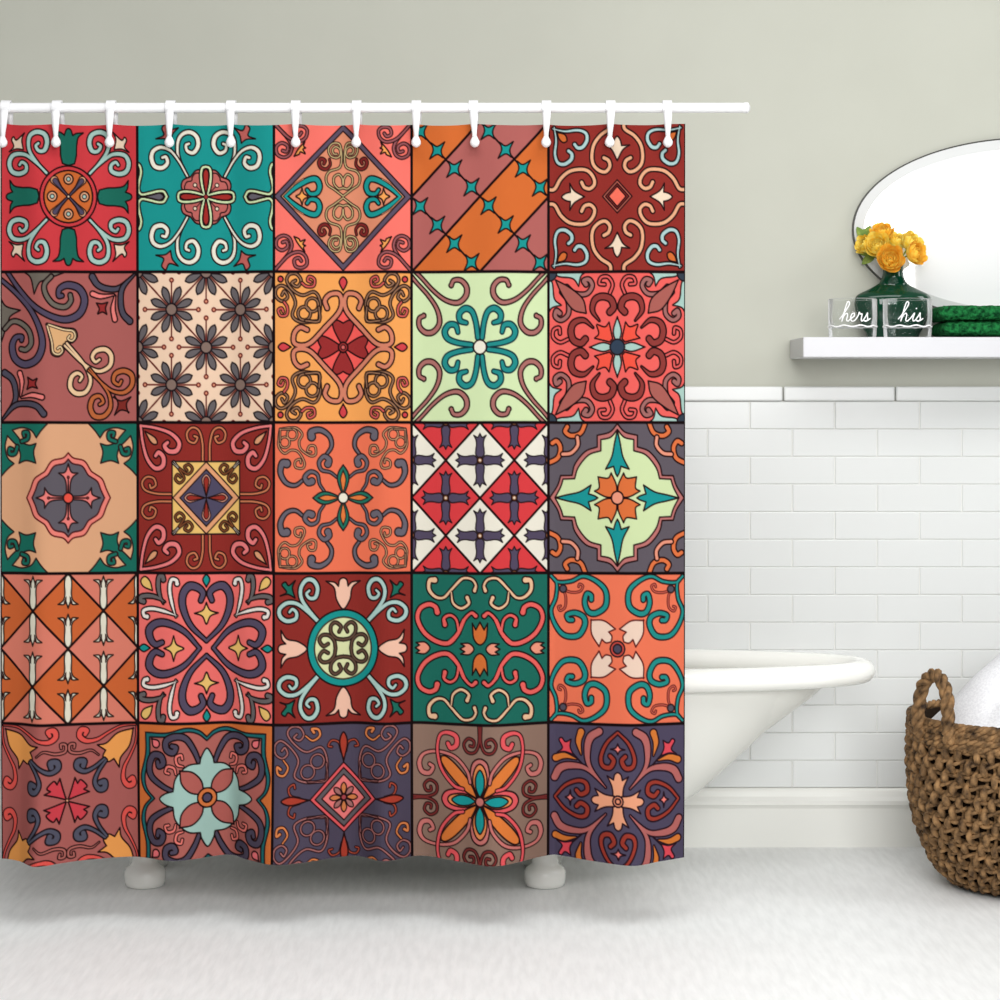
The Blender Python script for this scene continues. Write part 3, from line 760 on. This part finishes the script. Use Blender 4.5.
# ---------------------------------------------------------------- vase with flowers
DV = 6.43
vx = X(893, DV); zv = zs + .0005
kp = DV / F
green_glass = material('green_glass', (.002, .042, .019, 1), .05, .4)
vz = lambda py: Z(py, DV) - Z(336.4, DV)
vp = [(.001, 0), (23 * kp, 0), (27 * kp, vz(331)), (34 * kp, vz(318)), (38.0 * kp, vz(306)), (38.3 * kp, vz(297.5)), (35 * kp, vz(292)), (24 * kp, vz(286.5)), (14.5 * kp, vz(281)), (11 * kp, vz(275)), (9.8 * kp, vz(268)), (10.4 * kp, vz(262)), (11 * kp, vz(260)), (9.4 * kp, vz(260)), (8.4 * kp, vz(268))]
vase = thing('flower_vase', 'squat dark green glass vase with narrow neck behind the two glasses', 'vase', (vx, DV, zv))
prof = [p[:2] for p in catmull(vp, n=4)]
m = MB(); m.lathe(prof[:-9], 48, (vx, DV, zv), False); m.v = [(a, DV + (b_ - DV) * (.46 if c_ < zv + vz(283) else .46 + .54 * min(1, (c_ - zv - vz(283)) / (vz(275) - vz(283)))), c_) for a, b_, c_ in m.v]; m.build('vase_body', green_glass, vase)
m = MB(); m.tube([(vx + 10.6 * kp * math.cos(a), DV + 10.6 * kp * math.sin(a), zv + vz(260.4)) for a in [2 * math.pi * k / 32 for k in range(32)]], .0035, 8, True); m.build('lip', green_glass, vase)

def petal_patch(mb, origin, frame, ang, r, half, up0, up1, lean, curl):
    """a cupped petal: part of a spherical shell around the bloom's axis"""
    rows = []
    for jn in range(6):
        tt = jn / 5
        ph = up0 + (up1 - up0) * tt
        wdt = half * math.sin(math.pi * (.22 + .66 * tt)) * 1.05
        row = []
        for i in range(7):
            q = (i / 6 - .5) * 2
            th_ = ang + q * wdt
            rr_ = r * (1 + lean * tt * tt + .04 * (1 - q * q)) + curl * max(0, tt - .75)
            p = Vector((rr_ * math.sin(ph) * math.cos(th_), rr_ * math.sin(ph) * math.sin(th_), -rr_ * math.cos(ph) * (.95 - .10 * q * q * tt)))
            row.append(origin + frame @ p)
        rows.append(row)
    mb.grid(rows)
yel = noise_material('yellow_petals', srgb(255, 212, 60), srgb(255, 240, 130), 60, .6, .1, spec=.2)
yel2 = noise_material('orange_petals', srgb(252, 184, 50), srgb(255, 224, 96), 60, .6, .1, spec=.2)
leafg = noise_material('leaf_green', srgb(96, 128, 44), srgb(150, 170, 80), 40, .55, spec=.3)
blooms = [  # px, py, depth shift, radius px, facing
    (882, 230, .012, 11.5, (-.1, -.6, .8), 'orange yellow bloom at the top of the bunch', 1),
    (862, 244, .006, 9.5, (-.75, -.5, .3), 'small yellow bloom at the wall end of the bunch', 0),
    (877, 244, -.046, 12.5, (-.25, -.9, .45), 'large open yellow bloom under the topmost one', 0),
    (891, 258, -.086, 13.5, (.0, -.9, .25), 'lowest and widest yellow bloom right over the vase neck', 1),
    (899, 239, -.002, 10.5, (.15, -.6, .75), 'pale yellow bloom deep in the middle of the bunch', 0),
    (914, 241, -.050, 12, (.45, -.6, .6), 'upper yellow bloom at the towel end of the bunch', 0),
    (918, 253, -.106, 11.5, (.6, -.75, .15), 'lower orange yellow bloom at the towel end of the bunch', 1),
]
neck = Vector((vx, DV, zv + vz(262)))
for px, py, dy_, rp, face, lab, cc in blooms:
    c0 = at(px, py, DV + dy_); r = rp * kp * .93
    fz = Vector(face).normalized(); fx = fz.orthogonal().normalized(); fy = fz.cross(fx)
    fr_ = Matrix((fx, fy, fz)).transposed()
    o = thing('yellow_flower', lab + ' in the green vase', 'flower', c0, 'yellow flowers in the green vase')
    m = MB()
    for ly, (rad, n_, up1, lean) in enumerate(((1.0, 6, 1.75, .10), (.84, 6, 1.95, .06), (.67, 5, 2.15, .03), (.50, 5, 2.3, .0), (.34, 4, 2.5, 0), (.19, 3, 2.6, 0))):
        for q in range(n_):
            petal_patch(m, c0 - fz * r * .1, fr_, 2 * math.pi * q / n_ + ly * .55 + rnd.uniform(-.12, .12), r * rad * rnd.uniform(.94, 1.05), 2.1 / n_ * 1.9, .35, up1 + rnd.uniform(-.12, .12), lean, r * .25)
    m.build('bloom', yel2 if cc else yel, o)
    p1 = c0 - fz * r * .72; dr = Vector((p1.x - neck.x, p1.y - neck.y, 0)); dl = dr.length; dr.normalize()
    base = neck + dr * .016 + Vector((0, 0, -.012)); mid = neck + dr * max(.022, min(.040, dl * .45)) + Vector((0, 0, .014))
    m = MB(); m.tube(catmull3([base, mid, p1]), .0026, 6); m.build('stem', leafg, o)
lf = thing('leaf_sprig', 'sprig of pale green leaves on the wall side of the yellow flowers', 'leaves', neck)
m2 = MB(); m2.tube(catmull3([neck + Vector((-.004, .014, -.012)), neck + Vector((-.02, .020, .014)), at(872, 256, DV + .035), at(862, 241, DV + .042), at(857, 230, DV + .042)]), .002, 6); m2.build('stem', leafg, lf)
def leaf(p0, p1, w, nrm):
    p0, p1 = Vector(p0), Vector(p1); ax = p1 - p0; side = ax.cross(Vector(nrm)).normalized(); rows = []
    for q in range(8):
        tt = q / 7; ww = w * math.sin(math.pi * min(1, tt * .93 + .04)) ** .8
        cpt = p0 + ax * tt + Vector((0, 0, .006 * math.sin(math.pi * tt)))
        rows.append([cpt - side * ww, cpt - side * ww * .5 + Vector(nrm) * .002, cpt, cpt + side * ww * .5 + Vector(nrm) * .002, cpt + side * ww])
    m = MB(); m.grid(rows); return m
for a, b_, w_ in (((866, 246), (857, 227), 4.2), ((864, 244), (870, 226), 4), ((870, 250), (856, 245), 4), ((874, 258), (862, 264), 4.2), ((866, 240), (864, 229), 3.6), ((872, 256), (860, 254), 3.4)):
    leaf(at(*a, DV + .042), at(*b_, DV + .046), w_ * kp, (0, -1, .2)).build('leaf', leafg, lf)

# ---------------------------------------------------------------- folded green towels
terry = noise_material('green_terry', srgb(4, 52, 25), srgb(34, 120, 62), 80, .9, .8, spec=.1, dist=.006)
DW = 6.36
def towel(px0, px1, pyt, pyb, seed):
    x0, x1, zt_, zb = X(px0, DW - .1), X(px1, DW - .1), Z(pyt, DW - .1), Z(pyb, DW - .1)
    hy, hz = .115, (zt_ - zb) / 2; zc = (zt_ + zb) / 2
    m = MB(); rows = []
    nL, nS = 130, 84
    for i in range(nL + 1):
        tt = i / nL; x = x0 + (x1 - x0) * tt
        e = min(tt, 1 - tt) * (x1 - x0) / hz; k_ = math.sqrt(max(0, 1 - (1 - min(1, e * .8)) ** 2)) if e < 1.25 else 1
        k_ = max(k_, .02)
        row = []
        for q in range(nS):
            a = 2 * math.pi * q / nS; ca, sa = math.cos(a), math.sin(a)
            yy = hy * (.94 + .06 * k_) * abs(ca) ** .45 * (1 if ca > 0 else -1); zz = hz * k_ * abs(sa) ** .55 * (1 if sa > 0 else -1)
            nz = noise.noise(Vector((x * 75, yy * 75, zz * 75 + seed * 9))) * .0050 + noise.noise(Vector((x * 170, yy * 170, zz * 170 + seed))) * .0036
            crease = -.004 * math.exp(-(zz / .0035) ** 2) if abs(ca) > .6 else 0
            s_ = 1 + (nz + crease) / hz * .8
            zz2 = zz * s_
            row.append((x + (nz if k_ < .9 else 0), DW + yy * (1 + nz / hy), max(-hz, min(hz * 1.02, zz2)) + zc))
        rows.append(row)
    b = m.grid(rows, closed_u=True); m.cap(b, nS, True); m.cap(b + nL * nS, nS)
    return m
tag(towel(943, 1085, 321.0, 336.0, 3).build('folded_towel', terry), 'folded dark green terry towel lying directly on the white shelf', 'towel', 'folded green towels on the shelf')
tag(towel(939, 1083, 305.2, 320.6, 11).build('folded_towel', terry), 'folded green terry towel on top of the other towel', 'towel', 'folded green towels on the shelf')

# ---------------------------------------------------------------- wicker basket
DB = 5.975
bx = X(1027, DB); by = DB
bk = DB / F
fibre = noise_material('seagrass', srgb(36, 23, 13), srgb(164, 126, 84), 44, .75, .6, stretch=(1, 1, .8), detail=6, spec=.25, dist=.004, lo=.30, hi=.70)
fibre_gap = material('seagrass_gap_shade', srgb(34, 23, 14), .9, .1)  # very dark brown puts the shade of the weave gaps into the colour
basket = thing('wicker_basket', 'round brown woven seagrass basket holding a white towel beside the bathtub', 'basket', (bx, by, 0))
bprof = [(.200, .010), (.236, .035), (.266, .075), (.288, .13), (.310, .19), (.320, .26), (.325, .33), (.326, .40), (.324, .44), (.322, .48)]
zz_ = [p[1] for p in bprof]; rr2 = [p[0] for p in bprof]
def brad(z): return float(np.interp(z, zz_, rr2))
m = MB(); m.lathe([(.001, .004), (.185, .004)] + [(brad(z) - .016, z) for z in np.linspace(.012, .475, 16)] + [(brad(z) - .024, z) for z in np.linspace(.475, .03, 10)] + [(.001, .025)], 64, (bx, by, 0), False)
m.build('lining', fibre_gap, basket)
m = MB(); ncol = 84; nrow = 13; ztop = .425
rh = ztop / nrow
for c_ in range(ncol):                       # upright strands looping over and under the rows
    a0 = 2 * math.pi * c_ / ncol
    pts, rad = [], []
    for q in range(nrow * 6 + 1):
        z = .012 + (ztop - .012) * q / (nrow * 6)
        ph = math.pi * z / rh + math.pi * (c_ % 2)
        jit = noise.noise(Vector((math.cos(a0) * 14, math.sin(a0) * 14, z * 22)))
        a = a0 + (.014 * math.sin(ph * .5 + c_ * 1.3) + .011 * jit) 
        ro = brad(z) - .002 + .0105 * math.sin(ph) + .004 * jit
        pts.append((bx + ro * math.cos(a), by + ro * math.sin(a), z))
        rad.append(.0104 * (brad(z) / .325) * (1 + .25 * noise.noise(Vector((a0 * 31, z * 60, 2.2)))) * (.80 + .28 * math.sin(ph)))
    m.tube(pts, rad, 7)
for k in range(nrow):                        # rows of cord
    z = .012 + rh * (k + .5); R0 = brad(z)
    for strand in range(2):
        pts = []
        n_ = ncol * 4
        for q in range(n_):
            a = 2 * math.pi * q / n_
            wv = math.sin(a * ncol / 2 + math.pi * (k % 2))
            tw_ = a * ncol / 4 + math.pi * strand
            ro = R0 - .001 + .006 * wv + .005 * math.cos(tw_)
            pts.append((bx + ro * math.cos(a), by + ro * math.sin(a), z + .007 * math.sin(tw_)))
        m.tube(pts, .0058, 6, True)
m.build('woven_wall', fibre, basket)
m = MB()
for s_, (z, rt_) in enumerate(((.428, .0125), (.446, .013), (.464, .0135), (.482, .0125))):
    for strand in range(3):
        pts = []
        for q in range(260):
            a = 2 * math.pi * q / 260; tw_ = a * 30 + strand * 2 * math.pi / 3 + s_ * 1.3
            jit = noise.noise(Vector((math.cos(a) * 9, math.sin(a) * 9, s_ * 5.0 + strand)))
            ro = brad(min(z, .48)) + .004 + .007 * math.cos(tw_) + .004 * jit
            pts.append((bx + ro * math.cos(a), by + ro * math.sin(a), z + .0065 * math.sin(tw_) + .003 * jit))
        m.tube(pts, rt_ * .54, 6, True)
m.build('rim', fibre, basket)
def handle(ang):
    m = MB(); ca, sa = math.cos(ang), math.sin(ang)
    tang = Vector((-sa, ca, 0)); outv = Vector((ca, sa, 0)); base = Vector((bx, by, 0)) + outv * (brad(.46) + .006)
    ctrl = [base - tang * .062 + Vector((0, 0, .44)), base - tang * .066 + Vector((0, 0, .495)) + outv * .008, base - tang * .050 + Vector((0, 0, .582)) + outv * .004, base + Vector((0, 0, .620)), base + tang * .050 + Vector((0, 0, .582)) + outv * .004, base + tang * .066 + Vector((0, 0, .495)) + outv * .008, base + tang * .062 + Vector((0, 0, .44))]
    path = catmull3(ctrl, 14)
    for strand in range(3):
        pts = []
        for i, p in enumerate(path):
            tg = (path[min(i + 1, len(path) - 1)] - path[max(i - 1, 0)]).normalized(); n1 = outv - tg * outv.dot(tg); n1.normalize(); n2 = tg.cross(n1)
            tw_ = i * .34 + strand * 2.094
            pts.append(p + n1 * .010 * math.cos(tw_) + n2 * .010 * math.sin(tw_))
        m.tube(pts, .0105, 7)
    return m
ha = math.radians(207)
handle(ha).build('handle', fibre, basket); handle(ha + math.pi).build('handle', fibre, basket)

# white towel heaped in the basket
tw_mat = noise_material('white_terry', srgb(222, 222, 225), srgb(238, 238, 240), 160, .95, .5, spec=.1, dist=.003)
m = MB(); rows = []
for i in range(61):
    rr_ = i / 60
    row = []
    for q in range(120):
        a = 2 * math.pi * q / 120
        x = rr_ * .288 * math.cos(a); y = rr_ * .288 * math.sin(a)
        hgt = .26 * (1 - rr_ ** 1.2) + .05 * max(0, x / .288) * (1 - rr_ ** 3)
        fold = .022 * (abs(math.sin(11 * x - 9 * y + 2.2 * noise.noise(Vector((x * 6, y * 6, 0))))) - .5) * (1 - rr_ ** 4)
        nn = .05 * noise.noise(Vector((x * 6, y * 6, 3.3))) * (1 - rr_ ** 6)
        row.append((bx + x, by + y, .445 + hgt + fold + nn))
    rows.append(row)
b = m.grid(rows, closed_u=True)
rows2 = [[(bx + .288 * math.cos(2 * math.pi * q / 120) * s_, by + .288 * math.sin(2 * math.pi * q / 120) * s_, z) for q in range(120)] for s_, z in ((1.0, .444), (.98, .40), (.9, .36), (.01, .35))]
m.grid(rows2, closed_u=True)
tag(m.build('bath_towel', tw_mat), 'white bath towel heaped inside the woven basket', 'towel')

# ---------------------------------------------------------------- light and camera
w = bpy.data.worlds.new('world'); sc.world = w; w.use_nodes = True
nt = w.node_tree; bg = nt.nodes['Background']; bg.inputs['Strength'].default_value = WORLD
tc = nt.nodes.new('ShaderNodeTexCoord'); sx_ = nt.nodes.new('ShaderNodeSeparateXYZ'); cr = nt.nodes.new('ShaderNodeValToRGB')
cr.color_ramp.elements[0].position = .0; cr.color_ramp.elements[0].color = (HORIZ, HORIZ, HORIZ, 1)
cr.color_ramp.elements[1].position = .6; cr.color_ramp.elements[1].color = (1, 1, 1, 1)
nt.links.new(tc.outputs['Generated'], sx_.inputs[0]); nt.links.new(sx_.outputs['Z'], cr.inputs['Fac']); nt.links.new(cr.outputs['Color'], bg.inputs['Color'])
def area(name, loc, target, size, power, col=(1, 1, 1)):
    l = bpy.data.lights.new(name, 'AREA'); l.shape = 'RECTANGLE'; l.size, l.size_y = size; l.energy = power; l.color = col
    o = bpy.data.objects.new(name, l); C.objects.link(o); o.location = loc
    o.rotation_euler = (Vector(target) - Vector(loc)).to_track_quat('-Z', 'Y').to_euler(); return o
for a_ in LIGHTS: area(*a_)

cam = bpy.data.cameras.new('camera'); co_ = bpy.data.objects.new('camera', cam); C.objects.link(co_)
co_.location = (0, 0, EYE); co_.rotation_euler = (math.pi / 2, 0, 0)
cam.sensor_width = 36; cam.lens = F / 1000 * 36; cam.shift_y = -(500 - HOR) / 1000; cam.clip_end = 100
sc.camera = co_
sc.view_settings.view_transform = 'Standard'; sc.view_settings.look = 'None'; sc.view_settings.exposure = 0; sc.view_settings.gamma = 1
